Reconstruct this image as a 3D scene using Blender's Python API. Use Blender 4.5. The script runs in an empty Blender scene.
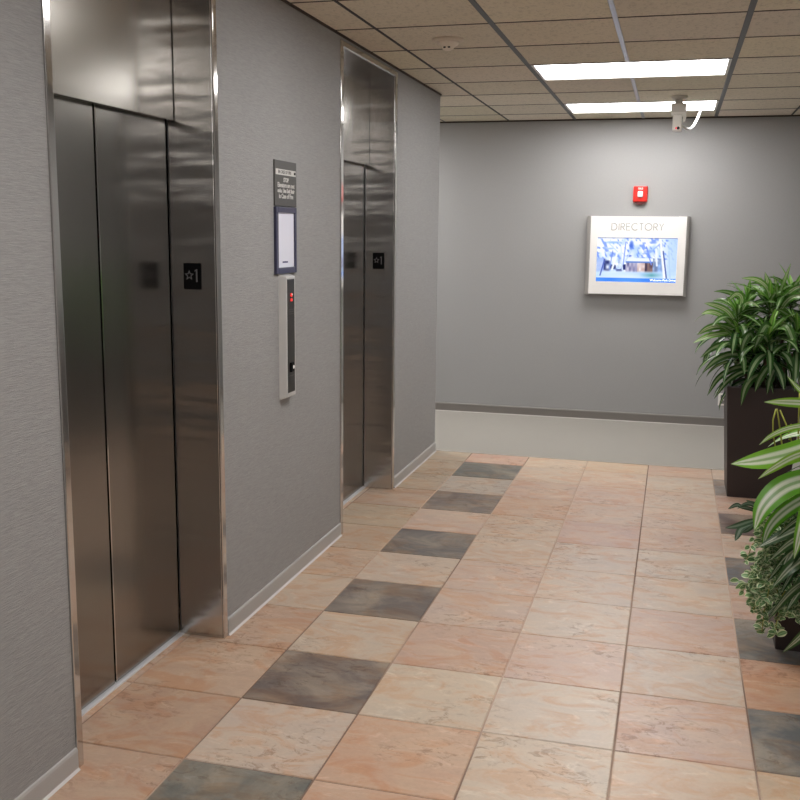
import bpy, bmesh, math, random
from mathutils import Vector, Matrix
random.seed(7)
SC = bpy.context.scene
COL = SC.collection
R = math.radians

# ------------------------------------------------------------------ colour / materials
def lin(c):
    return tuple(((v/255)/12.92 if v/255 <= .04045 else ((v/255+.055)/1.055)**2.4) for v in c)

def mat(name, rgb, rough=.5, metal=0.0, emit=None, estr=0.0, spec=.5, coat=0.0):
    m = bpy.data.materials.new(name); m.use_nodes = True
    b = m.node_tree.nodes['Principled BSDF']
    c = lin(rgb)
    b.inputs['Base Color'].default_value = (*c, 1)
    b.inputs['Roughness'].default_value = rough
    b.inputs['Metallic'].default_value = metal
    b.inputs['Specular IOR Level'].default_value = spec
    b.inputs['Coat Weight'].default_value = coat
    if emit:
        b.inputs['Emission Color'].default_value = (*lin(emit), 1)
        b.inputs['Emission Strength'].default_value = estr
    return m

class NT:
    def __init__(s, m):
        s.t = m.node_tree; s.b = s.t.nodes['Principled BSDF']
    def n(s, kind, **kw):
        nd = s.t.nodes.new(kind)
        for k, v in kw.items():
            if k.startswith('i_'):
                nd.inputs[k[2:].replace('_', ' ')].default_value = v
            else:
                setattr(nd, k, v)
        return nd
    def l(s, a, b):
        s.t.links.new(a, b)
    def coords(s, scale=(1, 1, 1), rot=(0, 0, 0)):
        tc = s.n('ShaderNodeTexCoord'); mp = s.n('ShaderNodeMapping')
        mp.inputs['Scale'].default_value = scale; mp.inputs['Rotation'].default_value = rot
        s.l(tc.outputs['Object'], mp.inputs['Vector'])
        return mp.outputs['Vector']
    def noise(s, vec, scale, detail=4, rough=.55, dist=0):
        nd = s.n('ShaderNodeTexNoise')
        nd.inputs['Scale'].default_value = scale; nd.inputs['Detail'].default_value = detail
        nd.inputs['Roughness'].default_value = rough; nd.inputs['Distortion'].default_value = dist
        if vec is not None: s.l(vec, nd.inputs['Vector'])
        return nd.outputs['Fac']
    def ramp(s, fac, stops):
        r = s.n('ShaderNodeValToRGB'); e = r.color_ramp.elements
        while len(e) < len(stops): e.new(.5)
        for el, (p, c) in zip(e, stops):
            el.position = p; el.color = (*c, 1) if len(c) == 3 else c
        s.l(fac, r.inputs['Fac'])
        return r.outputs['Color']
    def mix(s, fac, a, b, mode='MIX'):
        m = s.n('ShaderNodeMix', data_type='RGBA', blend_type=mode)
        for sock, v in ((m.inputs[0], fac), (m.inputs[6], a), (m.inputs[7], b)):
            if isinstance(v, (int, float)): sock.default_value = v
            elif isinstance(v, tuple): sock.default_value = (*v, 1) if len(v) == 3 else v
            else: s.l(v, sock)
        return m.outputs[2]
    def bump(s, h, strength, dist=.01):
        b = s.n('ShaderNodeBump'); b.inputs['Strength'].default_value = strength
        b.inputs['Distance'].default_value = dist
        s.l(h, b.inputs['Height']); s.l(b.outputs['Normal'], s.b.inputs['Normal'])
    def base(s, c): s.l(c, s.b.inputs['Base Color'])

def wallcover(name, rgb, vec_scale, strength, var=.12):
    m = mat(name, rgb, .62, spec=.35); t = NT(m)
    v = t.coords(vec_scale)
    n1 = t.noise(v, 1.0, 5, .6, .3); n2 = t.noise(t.coords((1.2, 1.2, 1.2)), 1.0, 2)
    c = lin(rgb)
    k = t.ramp(n1, [(.25, tuple(x*(1-var) for x in c)), (.75, tuple(x*(1+var) for x in c))])
    k = t.mix(t.ramp(n2, [(.3, (0, 0, 0)), (.7, (.12, .12, .12))]), k, tuple(x*.8 for x in c))
    t.base(k); t.bump(n1, strength, .004)
    return m

M = {}
M['wall_vinyl'] = wallcover('woven_grey_wallcovering', (157, 156, 155), (22, 22, 260), .55, .15)
M['wall_paint'] = wallcover('grey_painted_wall', (166, 165, 164), (60, 60, 60), .05, .02)
M['base_grey'] = mat('grey_vinyl_baseboard', (176, 173, 170), .45)
M['base_dark'] = mat('taupe_vinyl_baseboard', (128, 122, 117), .45)
M['caulk'] = mat('white_caulk', (206, 202, 199), .5)

def carpet_mat():
    m = mat('light_grey_carpet', (166, 161, 153), .95, spec=.1); t = NT(m)
    n = t.noise(t.coords((1, 1, 1)), 420, 2); n2 = t.noise(t.coords((1, 1, 1)), 3, 3)
    c = lin((166, 161, 153))
    k = t.ramp(n, [(.3, tuple(x*.8 for x in c)), (.7, tuple(x*1.15 for x in c))])
    k = t.mix(t.ramp(n2, [(.4, (0, 0, 0)), (.7, (.15, .15, .15))]), k, tuple(x*.85 for x in c))
    t.base(k); t.bump(n, .5, .004); return m
M['carpet'] = carpet_mat()

def tile_mat():
    m = mat('slate_look_floor_tile', (190, 160, 135), .33, spec=.45); t = NT(m)
    at = t.n('ShaderNodeAttribute', attribute_name='tile_col')
    off = t.n('ShaderNodeAttribute', attribute_name='tile_off')
    tc = t.n('ShaderNodeTexCoord')
    add = t.n('ShaderNodeVectorMath', operation='ADD')
    t.l(tc.outputs['Object'], add.inputs[0])
    sc = t.n('ShaderNodeVectorMath', operation='SCALE'); sc.inputs['Scale'].default_value = 40
    t.l(off.outputs['Color'], sc.inputs[0]); t.l(sc.outputs[0], add.inputs[1])
    def mp(s, r):
        q = t.n('ShaderNodeMapping'); q.inputs['Scale'].default_value = s; q.inputs['Rotation'].default_value = (0, 0, r)
        t.l(add.outputs[0], q.inputs['Vector']); return q.outputs['Vector']
    cloud = t.noise(mp((1, 1.5, 1), .25), 3.2, 5, .62, .8)
    hue = t.noise(mp((1, 1.8, 1), -.2), 4.6, 4, .6, 1.2)
    vein = t.noise(mp((1, 2.0, 1), .5), 6.5, 8, .70, 1.1)
    fleck = t.noise(mp((1, 1.6, 1), .9), 17, 8, .72, .8)
    area = t.noise(mp((1, 1, 1), .1), 2.4, 2, .5)
    fine = t.noise(mp((1, 1, 1), 0), 80, 4, .6)
    own = at.outputs['Color']
    # each tile's own colour drifting to warm rust, pale sand and cool grey
    k = t.mix(t.ramp(cloud, [(.40, (0, 0, 0)), (.66, (.62, .62, .62))]), own, t.mix(1.0, t.mix(.55, own, lin((216, 196, 170))), (1.04, 1.02, 1.0), 'MULTIPLY'))
    k = t.mix(t.ramp(hue, [(.48, (0, 0, 0)), (.62, (.72, .72, .72))]), k, t.mix(1.0, k, (.95, .73, .57), 'MULTIPLY'))
    k = t.mix(t.ramp(hue, [(.30, (.5, .5, .5)), (.46, (0, 0, 0))]), k, t.mix(1.0, k, (.86, .90, .95), 'MULTIPLY'))
    k = t.mix(t.ramp(vein, [(.56, (0, 0, 0)), (.66, (.75, .75, .75))]), k, t.mix(1.0, k, (1.20, 1.27, 1.34), 'MULTIPLY'))
    fl = t.mix(1.0, t.ramp(fleck, [(.38, (1, 1, 1)), (.48, (0, 0, 0))]), t.ramp(area, [(.48, (0, 0, 0)), (.60, (1, 1, 1))]), 'MULTIPLY')
    k = t.mix(fl, k, t.mix(1.0, k, (.66, .58, .52), 'MULTIPLY'))
    k4 = t.mix(t.ramp(fine, [(.3, (.14, .14, .14)), (.6, (0, 0, 0))]), k, t.mix(1.0, k, (.6, .6, .6), 'MULTIPLY'))
    t.base(k4)
    rr = t.n('ShaderNodeMapRange'); t.l(vein, rr.inputs[0])
    rr.inputs[3].default_value = .28; rr.inputs[4].default_value = .46
    t.l(rr.outputs[0], t.b.inputs['Roughness'])
    t.bump(fleck, .10, .004); return m
M['tile'] = tile_mat()

def grout_mat():
    m = mat('sanded_grout', (170, 140, 122), .85, spec=.2); t = NT(m)
    n = t.noise(t.coords((1.6, .35, 1)), 1.0, 2)
    t.base(t.ramp(n, [(.44, lin((134, 113, 100))), (.56, lin((198, 174, 156)))])); return m
M['grout'] = grout_mat()

def ceil_mat():
    m = mat('fissured_ceiling_tile', (176, 163, 146), .9, spec=.1); t = NT(m)
    n = t.noise(t.coords((1, .55, 1)), 55, 4, .65, .6); n2 = t.noise(t.coords((1, 1, 1)), 260, 3)
    a = lin((228, 218, 202))
    k = t.ramp(n, [(.34, tuple(x*.80 for x in a)), (.50, a)])
    k = t.mix(t.ramp(n2, [(.35, (.3, .3, .3)), (.55, (0, 0, 0))]), k, tuple(x*.75 for x in a))
    at = t.n('ShaderNodeAttribute', attribute_name='tile_col')
    k = t.mix(1.0, k, at.outputs['Color'], 'MULTIPLY')
    t.base(k); t.bump(n, .5, .004); return m
M['ceil'] = ceil_mat()
M['ceil_gap'] = mat('dark_bronze_cross_bar', (62, 50, 42), .8)
M['runner'] = mat('dark_bronze_ceiling_runner', (54, 51, 53), .4, .25)
M['runner_dark'] = mat('black_bronze_ceiling_runner', (34, 28, 30), .6)
M['runner_pale'] = mat('satin_metal_ceiling_runner', (150, 150, 158), .32, .8)
M['trim_white'] = mat('white_enamel', (226, 224, 220), .35)

def steel(name, rgb, rough, streak=.06, wav=.0, aniso=.55):
    m = mat(name, rgb, rough, 1.0); t = NT(m)
    v = t.coords((160, 160, .8)); n = t.noise(v, 1.0, 4, .6)
    c = lin(rgb)
    t.base(t.ramp(n, [(.2, tuple(x*(1-streak) for x in c)), (.8, tuple(min(1, x*(1+streak)) for x in c))]))
    rr = t.n('ShaderNodeMapRange'); t.l(n, rr.inputs[0])
    rr.inputs[3].default_value = rough*.96; rr.inputs[4].default_value = rough*1.04
    t.l(rr.outputs[0], t.b.inputs['Roughness'])
    if aniso:
        tg = t.n('ShaderNodeTangent', direction_type='RADIAL', axis='Z')
        t.l(tg.outputs[0], t.b.inputs['Tangent'])
        t.b.inputs['Anisotropic'].default_value = aniso
    if wav:
        w = t.noise(t.coords((2.0, 2.0, 8.5)), 1.0, 2, .5)
        t.bump(w, wav, .02)
    return m
M['steel_door'] = steel('brushed_stainless_door', (146, 143, 139), .22, .04, .03, .0)
M['steel_jamb'] = steel('brushed_stainless_jamb', (196, 194, 192), .21, .03, .40, .0)
M['steel_transom'] = steel('brushed_stainless_transom', (160, 156, 150), .22, .04, .05, .0)
M['steel_edge'] = steel('polished_stainless_edge', (206, 204, 202), .10, .02, .05, 0)
M['alu'] = steel('satin_aluminium', (196, 195, 193), .30, .03, 0, 0)
M['alu_paint'] = mat('satin_silver_housing', (206, 205, 203), .38, .25)
M['sill'] = mat('aluminium_door_sill', (226, 226, 228), .4, .2)
M['black'] = mat('black_gap', (12, 12, 12), .7)
M['black_plate'] = mat('matte_black_plate', (5, 5, 7), .55, spec=.15)
M['glyph'] = mat('pale_grey_raised_glyph', (108, 108, 110), .5)
M['glyph_dim'] = mat('dim_grey_raised_glyph', (92, 92, 96), .5)
M['sign_dark'] = mat('charcoal_sign_plate', (74, 72, 69), .45)
M['sign_white'] = mat('off_white_sign_ink', (214, 212, 208), .55)
M['frame_blue'] = mat('dark_blue_black_frame', (58, 58, 84), .3)
M['paper'] = mat('white_notice_paper', (232, 233, 246), .5)
M['ink_blue'] = mat('navy_printed_mark', (50, 52, 110), .6)
M['panel_dark'] = mat('dark_bronze_call_panel', (58, 55, 52), .3, .4)
M['red_lamp'] = mat('lit_red_indicator', (220, 40, 40), .3, emit=(255, 50, 45), estr=.7)
M['white_lamp'] = mat('pale_button', (240, 238, 234), .3, emit=(255, 250, 240), estr=.15)
M['fire_red'] = mat('fire_alarm_red', (226, 40, 30), .35)
M['strobe'] = mat('clear_strobe_lens', (235, 244, 246), .12, coat=.5)
M['cream'] = mat('cream_plastic', (240, 237, 230), .4)
M['cream_shadow'] = mat('shaded_cream_plastic', (214, 210, 202), .45)  # cream plastic with shade put into the colour, for mount and swivel
M['dir_face'] = mat('white_directory_face', (250, 247, 244), .35)
M['dir_letter'] = mat('grey_directory_lettering', (172, 168, 165), .45)
M['dir_rail'] = mat('satin_grey_rail', (176, 172, 168), .36, .45)
M['diffuser'] = mat('lit_troffer_lens', (255, 255, 255), .5, emit=(253, 252, 251), estr=1.0)
M['soil'] = mat('dark_potting_soil', (46, 36, 28), .95)
M['planter'] = mat('dark_brown_planter', (48, 38, 37), .45)
M['lens'] = mat('dark_glass_lens', (30, 10, 14), .1)
M['red_dot'] = mat('red_led', (200, 30, 50), .3, emit=(255, 40, 60), estr=1.2)
M['screen_bar_text'] = mat('white_screen_caption', (240, 245, 255), .5, emit=(235, 242, 255), estr=.9)

def leaf_mat(name, edge, edge2, stripe, gloss=.38, s_in=.20, s_out=.40, midw=.12, midk=.5):
    """u across the blade comes from attribute 'leaf_uv' (x = 0 centre .. 1 edge, y = along, z = random)"""
    m = mat(name, edge, gloss, spec=.5); t = NT(m)
    at = t.n('ShaderNodeAttribute', attribute_name='leaf_uv')
    sp = t.n('ShaderNodeSeparateXYZ'); t.l(at.outputs['Vector'], sp.inputs[0])
    green = t.mix(sp.outputs['Z'], lin(edge), lin(edge2))
    band = t.ramp(sp.outputs['X'], [(s_in, (.85, .85, .85)), (s_out, (0, 0, 0))])
    mid = t.ramp(sp.outputs['X'], [(midw*.4, (.85, .85, .85)), (midw, (0, 0, 0))])
    k = t.mix(band, green, lin(stripe)); k = t.mix(mid, k, t.mix(midk, t.mix(1.0, green, (.7, .8, .7), 'MULTIPLY'), lin(stripe)))
    stv = t.n('ShaderNodeVectorMath', operation='MULTIPLY'); stv.inputs[1].default_value = (26, .7, 90); t.l(at.outputs['Vector'], stv.inputs[0])
    k = t.mix(t.ramp(t.noise(stv.outputs[0], 1.0, 3), [(.35, (.38, .38, .38)), (.6, (0, 0, 0))]), k, t.mix(1.0, k, (.55, .66, .50), 'MULTIPLY'))
    t.base(k)
    tr = t.n('ShaderNodeBsdfTranslucent'); t.l(k, tr.inputs['Color'])
    mx = t.n('ShaderNodeMixShader'); mx.inputs[0].default_value = .22
    out = t.t.nodes['Material Output']
    t.l(t.b.outputs[0], mx.inputs[1]); t.l(tr.outputs[0], mx.inputs[2]); t.l(mx.outputs[0], out.inputs['Surface'])
    return m
M['leaf_far'] = leaf_mat('dracaena_green_leaf', (42, 78, 38), (86, 128, 54), (168, 188, 142), .24, .16, .42)
M['leaf_young'] = leaf_mat('young_bright_green_leaf', (88, 150, 46), (126, 182, 66), (190, 216, 130), .35, .10, .4)
M['leaf_near'] = leaf_mat('variegated_dracaena_leaf', (70, 148, 40), (150, 200, 60), (236, 236, 224), .32, .40, .58, .20, .15)
M['leaf_pale'] = leaf_mat('pale_edged_dracaena_leaf', (70, 124, 40), (110, 160, 56), (214, 222, 180), .28, .30, .52, .2, .2)
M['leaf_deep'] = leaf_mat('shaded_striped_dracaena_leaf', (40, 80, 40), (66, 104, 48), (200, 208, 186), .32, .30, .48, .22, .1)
M['leaf_ivy'] = leaf_mat('variegated_creeper_leaf', (72, 122, 66), (112, 158, 94), (74, 118, 70), .4, .4, .6)
M['leaf_small'] = leaf_mat('dark_pointed_leaf', (52, 76, 56), (70, 96, 70), (150, 166, 150), .3, .1, .5)
M['cane'] = mat('grey_brown_cane', (88, 74, 56), .8)
M['cane_green'] = mat('yellow_green_stem', (150, 152, 60), .5)
def ivy_edge():
    m = M['leaf_ivy']; t = m.node_tree
    r = [n for n in t.nodes if n.type == 'VALTORGB'][0].color_ramp.elements
    r[0].position = .46; r[0].color = (0, 0, 0, 1); r[1].position = .66; r[1].color = (.95, .95, .95, 1)
    mx = [n for n in t.nodes if n.type == 'MIX']
    for n in mx:
        if tuple(round(x, 3) for x in n.inputs[7].default_value[:3]) == tuple(round(x, 3) for x in lin((74, 118, 70))):
            n.inputs[7].default_value = (*lin((226, 232, 196)), 1)
ivy_edge()

# ------------------------------------------------------------------ mesh builder
class MB:
    def __init__(s): s.v = []; s.f = []; s.m = []; s.att = {}; s.sm = []
    def add(s, vs, fs, mi=0, smooth=False):
        o = len(s.v); s.v += [tuple(v) for v in vs]
        for f in fs: s.f.append(tuple(i+o for i in f)); s.m.append(mi); s.sm.append(smooth)
        return o
    def box(s, lo, hi, mi=0):
        (a, b, c), (d, e, f) = lo, hi
        s.add([(a, b, c), (d, b, c), (d, e, c), (a, e, c), (a, b, f), (d, b, f), (d, e, f), (a, e, f)],
              [(0, 3, 2, 1), (4, 5, 6, 7), (0, 1, 5, 4), (1, 2, 6, 5), (2, 3, 7, 6), (3, 0, 4, 7)], mi)
        return s
    def bbox(s, lo, hi, bev, mi=0, seg=2):
        bm = bmesh.new(); bmesh.ops.create_cube(bm, size=1)
        for v in bm.verts: v.co = Vector([(lo[i]+hi[i])/2 + v.co[i]*(hi[i]-lo[i]) for i in range(3)])
        bmesh.ops.bevel(bm, geom=bm.edges[:], offset=bev, segments=seg, profile=.5, affect='EDGES')
        s.bm(bm, mi); return s
    def bm(s, bm, mi=0, mtx=None, smooth=False):
        bm.verts.index_update()
        s.add([(mtx @ v.co) if mtx else v.co[:] for v in bm.verts], [[v.index for v in f.verts] for f in bm.faces], mi, smooth)
        bm.free()
    def frustum(s, c, z0, z1, a0, a1, mi=0, n=4, rot=math.pi/4):
        pass
    def prism(s, poly, axis, d0, d1, mi=0):
        """extrude a 2-D polygon along axis ('x','y','z')"""
        def P(p, d): return {'x': (d, p[0], p[1]), 'y': (p[0], d, p[1]), 'z': (p[0], p[1], d)}[axis]
        n = len(poly); vs = [P(p, d0) for p in poly]+[P(p, d1) for p in poly]
        fs = [tuple(range(n))[::-1], tuple(range(n, 2*n))]+[(i, (i+1) % n, n+(i+1) % n, n+i) for i in range(n)]
        s.add(vs, fs, mi); return s
    def tube(s, pts, rad, n=8, mi=0, caps=True):
        pts = [Vector(p) for p in pts]; rs = rad if isinstance(rad, (list, tuple)) else [rad]*len(pts)
        rings = []; vs = []
        t0 = (pts[1]-pts[0]).normalized(); up = Vector((0, 0, 1)) if abs(t0.z) < .9 else Vector((1, 0, 0))
        for i, p in enumerate(pts):
            t = (pts[min(i+1, len(pts)-1)]-pts[max(i-1, 0)]).normalized()
            a = t.cross(up).normalized(); b = t.cross(a)
            for k in range(n):
                w = 2*math.pi*k/n; vs.append(p+(a*math.cos(w)+b*math.sin(w))*rs[i])
        fs = [(i*n+k, i*n+(k+1) % n, (i+1)*n+(k+1) % n, (i+1)*n+k) for i in range(len(pts)-1) for k in range(n)]
        if caps: fs += [tuple(range(n)), tuple(range((len(pts)-1)*n, len(pts)*n))]
        s.add(vs, fs, mi, True); return s
    def lathe(s, prof, c, axis='z', n=32, mi=0, smooth=True):
        vs = []
        for r, h in prof:
            for k in range(n):
                w = 2*math.pi*k/n; a, b = r*math.cos(w), r*math.sin(w)
                vs.append({'z': (c[0]+a, c[1]+b, c[2]+h), 'y': (c[0]+a, c[1]+h, c[2]+b), 'x': (c[0]+h, c[1]+a, c[2]+b)}[axis])
        L = len(prof)
        fs = [(i*n+k, i*n+(k+1) % n, (i+1)*n+(k+1) % n, (i+1)*n+k) for i in range(L-1) for k in range(n)]
        fs += [tuple(range(n)), tuple(range((L-1)*n, L*n))]
        s.add(vs, fs, mi, smooth); return s
    def build(s, name, mats, parent=None, attrs=None, fix=True):
        me = bpy.data.meshes.new(name); me.from_pydata(s.v, [], s.f)
        for m in (mats if isinstance(mats, (list, tuple)) else [mats]): me.materials.append(m)
        me.polygons.foreach_set('material_index', s.m); me.polygons.foreach_set('use_smooth', s.sm)
        if attrs:
            for an, data in attrs.items():
                a = me.attributes.new(an, 'FLOAT_VECTOR' if an == 'leaf_uv' else 'FLOAT_COLOR', 'POINT')
                for i, d in enumerate(data):
                    if an == 'leaf_uv': a.data[i].vector = d
                    else: a.data[i].color = (*d, 1)
        if fix:
            bm = bmesh.new(); bm.from_mesh(me); bmesh.ops.recalc_face_normals(bm, faces=bm.faces[:]); bm.to_mesh(me); bm.free()
        o = bpy.data.objects.new(name, me); COL.objects.link(o)
        if parent:
            o.parent = parent; o.matrix_parent_inverse = Matrix.Translation(-world_loc(parent))
        return o

def world_loc(o):
    v = o.location.copy()
    if o.parent: pass
    return v if not o.parent else Vector(o.get('_wl', (0, 0, 0)))

def thing(name, label, cat, loc, group=None):
    o = bpy.data.objects.new(name, None); COL.objects.link(o); o.location = loc
    o.empty_display_size = .1
    o['label'] = label; o['category'] = cat
    if group: o['group'] = group
    return o
def struct(o): o['kind'] = 'structure'; return o
def child(mb, name, mats, parent, **kw):
    """vertices are in world space; a part keeps its parent's origin"""
    base = parent
    off = Vector((0, 0, 0))
    while base: off += base.location; base = base.parent
    mb.v = [tuple(Vector(v)-off) for v in mb.v]
    o = MB.build(mb, name, mats, None, **kw); o.parent = parent
    return o

def text_bm(txt, size, bold=0.0, ext=.0006, align='CENTER'):
    cu = bpy.data.curves.new('t', 'FONT'); cu.body = txt; cu.size = size; cu.align_x = align; cu.align_y = 'CENTER'
    cu.extrude = ext; cu.offset = bold; cu.resolution_u = 3
    ob = bpy.data.objects.new('t', cu); COL.objects.link(ob)
    dg = bpy.context.evaluated_depsgraph_get(); me = bpy.data.meshes.new_from_object(ob.evaluated_get(dg))
    bpy.data.objects.remove(ob); bpy.data.curves.remove(cu)
    bm = bmesh.new(); bm.from_mesh(me); bpy.data.meshes.remove(me)
    return bm
# text frames: facing +x (wall_left), facing -y (back wall / jamb)
def face_x(p): return Matrix(((0, 0, 1, p[0]), (1, 0, 0, p[1]), (0, 1, 0, p[2]), (0, 0, 0, 1)))
def face_ny(p): return Matrix(((1, 0, 0, p[0]), (0, 0, -1, p[1]), (0, 1, 0, p[2]), (0, 0, 0, 1)))

# ------------------------------------------------------------------ camera (solved from the tile grid and the walls)
CP = Vector((1.47728, -7.30707, 1.71707)); yaw, pit, rol, FPX = .265704, -.165721, .0103787, 996.14
cy, sy, cp_, sp_ = math.cos(yaw), math.sin(yaw), math.cos(pit), math.sin(pit)
F = Vector((-sy*cp_, cy*cp_, sp_)); R0 = Vector((cy, sy, 0)); U0 = R0.cross(F)
RX = R0*math.cos(rol)+U0*math.sin(rol); UP = -R0*math.sin(rol)+U0*math.cos(rol)
cam = bpy.data.cameras.new('camera'); co = bpy.data.objects.new('camera', cam); COL.objects.link(co)
co.matrix_world = Matrix(((RX.x, UP.x, -F.x, CP.x), (RX.y, UP.y, -F.y, CP.y), (RX.z, UP.z, -F.z, CP.z), (0, 0, 0, 1)))
cam.sensor_width = 36; cam.lens = FPX/800*36; cam.clip_start = .05; cam.clip_end = 100
SC.camera = co
def at(px, py, Y):
    """point of the place seen at that spot of the photograph, on the plane y = Y"""
    d = F+RX*((px-400)/FPX)-UP*((py-400)/FPX)
    return CP+d*((Y-CP.y)/d.y)

# ------------------------------------------------------------------ dimensions
T = .455
XW, XR, YE, YB, ZC = -.30, 2.575, .295, 2.134, 2.757
YF = -9.9; XL0, XR0 = -3.6, 5.6
XD, XT, ZH = -.501, -.467, 2.147
ELEV = [dict(o=(-4.706, -3.578), i=(-4.674, -3.614)), dict(o=(-2.064, -.935), i=(-2.022, -.972))]

# ------------------------------------------------------------------ floor
PAL = {}
def setc(col, d):
    for r, c in d.items(): PAL[(col, r)] = c
setc(-1, {11: (184, 138, 108), 10: (186, 140, 110), 9: (180, 132, 102), 8: (190, 146, 114), 7: (186, 144, 116), 6: (188, 160, 134), 5: (188, 152, 122),
          4: (180, 146, 114), 3: (172, 146, 114), 2: (176, 142, 116), 1: (166, 142, 114), 0: (170, 148, 120), -1: (168, 148, 122)})
setc(0, {11: (196, 172, 150), 10: (112, 110, 104), 9: (196, 170, 150), 8: (112, 100, 95), 7: (190, 166, 142), 6: (110, 101, 97), 5: (188, 162, 140), 4: (104, 99, 98),
         3: (192, 156, 134), 2: (116, 106, 102), 1: (168, 154, 140), 0: (108, 108, 104), -1: (198, 150, 128)})
setc(1, {-1: (205, 175, 145), 0: (196, 168, 143), 1: (190, 152, 132), 2: (189, 147, 120), 3: (188, 160, 136), 4: (190, 165, 142), 5: (192, 158, 138), 6: (193, 160, 140),
         7: (193, 149, 124), 8: (202, 178, 150), 9: (202, 150, 116), 10: (197, 144, 112), 11: (200, 168, 140)})
setc(2, {-1: (204, 170, 134), 0: (196, 164, 140), 1: (190, 156, 139), 2: (190, 159, 141), 3: (187, 148, 134), 4: (190, 168, 152), 5: (192, 168, 150), 6: (198, 175, 155),
         7: (198, 160, 142), 8: (202, 180, 158), 9: (202, 178, 152), 10: (200, 172, 148), 11: (200, 170, 146)})
setc(3, {-1: (192, 152, 126), 0: (187, 166, 146), 1: (190, 165, 145), 2: (190, 158, 138), 3: (186, 151, 131), 4: (188, 168, 150), 5: (190, 166, 146), 6: (189, 152, 135),
         7: (187, 167, 152), 8: (192, 153, 135), 9: (202, 172, 144), 10: (200, 172, 142), 11: (198, 160, 134)})
setc(4, {-1: (190, 160, 138), 0: (128, 121, 117), 1: (182, 148, 131), 2: (106, 92, 89), 3: (187, 162, 144), 4: (108, 107, 109), 5: (187, 146, 126), 6: (100, 100, 101),
         7: (187, 128, 94), 8: (101, 101, 102), 9: (192, 157, 122), 10: (104, 102, 100), 11: (190, 150, 120)})
SAT = 1.0
def floor():
    mb = MB(); colr, off = [], []
    c0, c1, r0, r1 = -2, 6, -1, 22
    mb.box((XW-.35, YF, -.08), (XR+.35, .318, -.0035), 0)
    colr += [(0, 0, 0)]*8; off += [(0, 0, 0)]*8
    rnd = random.Random(3)
    g, b = .0030, .0022
    for c in range(c0, c1+1):
        for r in range(r0, r1):
            x0, x1 = max(c*T, XW-.35)+g, min((c+1)*T, XR+.35)-g
            y1, y0 = min(-r*T, .318)-g, max(-(r+1)*T, YF)+g
            if x1-x0 < .02 or y1-y0 < .02: continue
            k = PAL.get((c, r))
            if k is None:
                k = (108, 104, 101) if c in (0, 4) and r % 2 == 0 else rnd.choice([(190, 160, 138), (194, 154, 128), (188, 145, 116), (196, 172, 148), (190, 165, 145)])
            dark = max(k) < 135
            if not dark: k = tuple(v*.80+w*.20 for v, w in zip(k, (198, 174, 150))); g_ = sum(k)/3; k = tuple((v+(g_-v)*.28)*1.06 for v in k)
            k = lin(k); o = (rnd.random(), rnd.random(), rnd.random())
            vs = [(x0, y0, -.0035), (x1, y0, -.0035), (x1, y1, -.0035), (x0, y1, -.0035),
                  (x0+b, y0+b, 0), (x1-b, y0+b, 0), (x1-b, y1-b, 0), (x0+b, y1-b, 0)]
            mb.add(vs, [(4, 5, 6, 7), (0, 1, 5, 4), (1, 2, 6, 5), (2, 3, 7, 6), (3, 0, 4, 7)], 1)
            colr += [k]*8; off += [o]*8
    return mb.build('floor', [M['grout'], M['tile']], attrs={'tile_col': colr, 'tile_off': off}, fix=False)
struct(floor())
cb = MB(); cb.box((XL0, .322, -.08), (XR0, YB+.1, .0), 0); cb.box((XW-.3, .316, -.02), (XR+.3, .326, .0025), 1)
struct(cb.build('floor_carpet', [M['carpet'], mat('pale_edge_strip', (186, 176, 164), .5)]))

# ------------------------------------------------------------------ walls
def wall(name, boxes, m):
    b = MB()
    for lo, hi in boxes: b.box(lo, hi)
    return struct(b.build(name, m))
e1, e2 = ELEV
ZT = ZC+.12
niche = XW-.42
for n_, (a_, b_, lo_) in enumerate(((YF, e1['o'][0], 0), (e1['o'][1], e2['o'][0], 0), (e2['o'][1], YE, 0), (e1['o'][0], e1['o'][1], 2.731), (e2['o'][0], e2['o'][1], 2.731))):
    wall('wall_left', [((XW-.22, a_, lo_), (XW, b_, ZT))], M['wall_vinyl'])
wall('wall_shaft', [((XW-.55, YF, 0), (XW-.36, YE-.2, ZT))], M['black'])
wall('wall_corridor_left', [((XL0, YE-.2, 0), (XW-.22, YE, ZT))], M['wall_paint'])
wall('wall_corridor_right', [((XR+.22, YE-.2, 0), (XR0, YE, ZT))], M['wall_paint'])
wall('wall_right', [((XR, YF, 0), (XR+.22, YE, ZT))], M['wall_vinyl'])
wall('wall_back', [((XL0, YB, 0), (XR0, YB+.15, ZT))], M['wall_paint'])
wall('wall_front', [((XW-.4, YF-.15, 0), (XR+.4, YF, ZT))], M['wall_paint'])
wall('wall_west', [((XL0-.15, YE-.3, 0), (XL0, YB+.15, ZT))], M['wall_paint'])
wall('wall_east', [((XR0, YE-.3, 0), (XR0+.15, YB+.15, ZT))], M['wall_paint'])

# ------------------------------------------------------------------ baseboards
def bb_x(mb, x, y0, y1, sgn):
    mb.prism([(x, .0), (x+sgn*.009, 0), (x+sgn*.009, .066), (x+sgn*.006, .074), (x, .076)], 'y', y0, y1, 0)
    mb.prism([(x+sgn*.008, 0), (x+sgn*.016, 0), (x+sgn*.011, .006), (x+sgn*.008, .009)], 'y', y0, y1, 1)
b = MB()
for y0, y1 in ((YF, e1['o'][0]-.002), (e1['o'][1]+.002, e2['o'][0]-.002), (e2['o'][1]+.002, YE)): bb_x(b, XW, y0, y1, 1)
struct(b.build('baseboard_left', [M['base_grey'], M['caulk']]))
b = MB(); bb_x(b, XR, YF, YE, -1); struct(b.build('baseboard_right', [M['base_grey'], M['caulk']]))
b = MB(); y = YB
b.prism([(y, 0), (y-.010, 0), (y-.010, .070), (y, .070)], 'x', XL0, XR0, 0)
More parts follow.
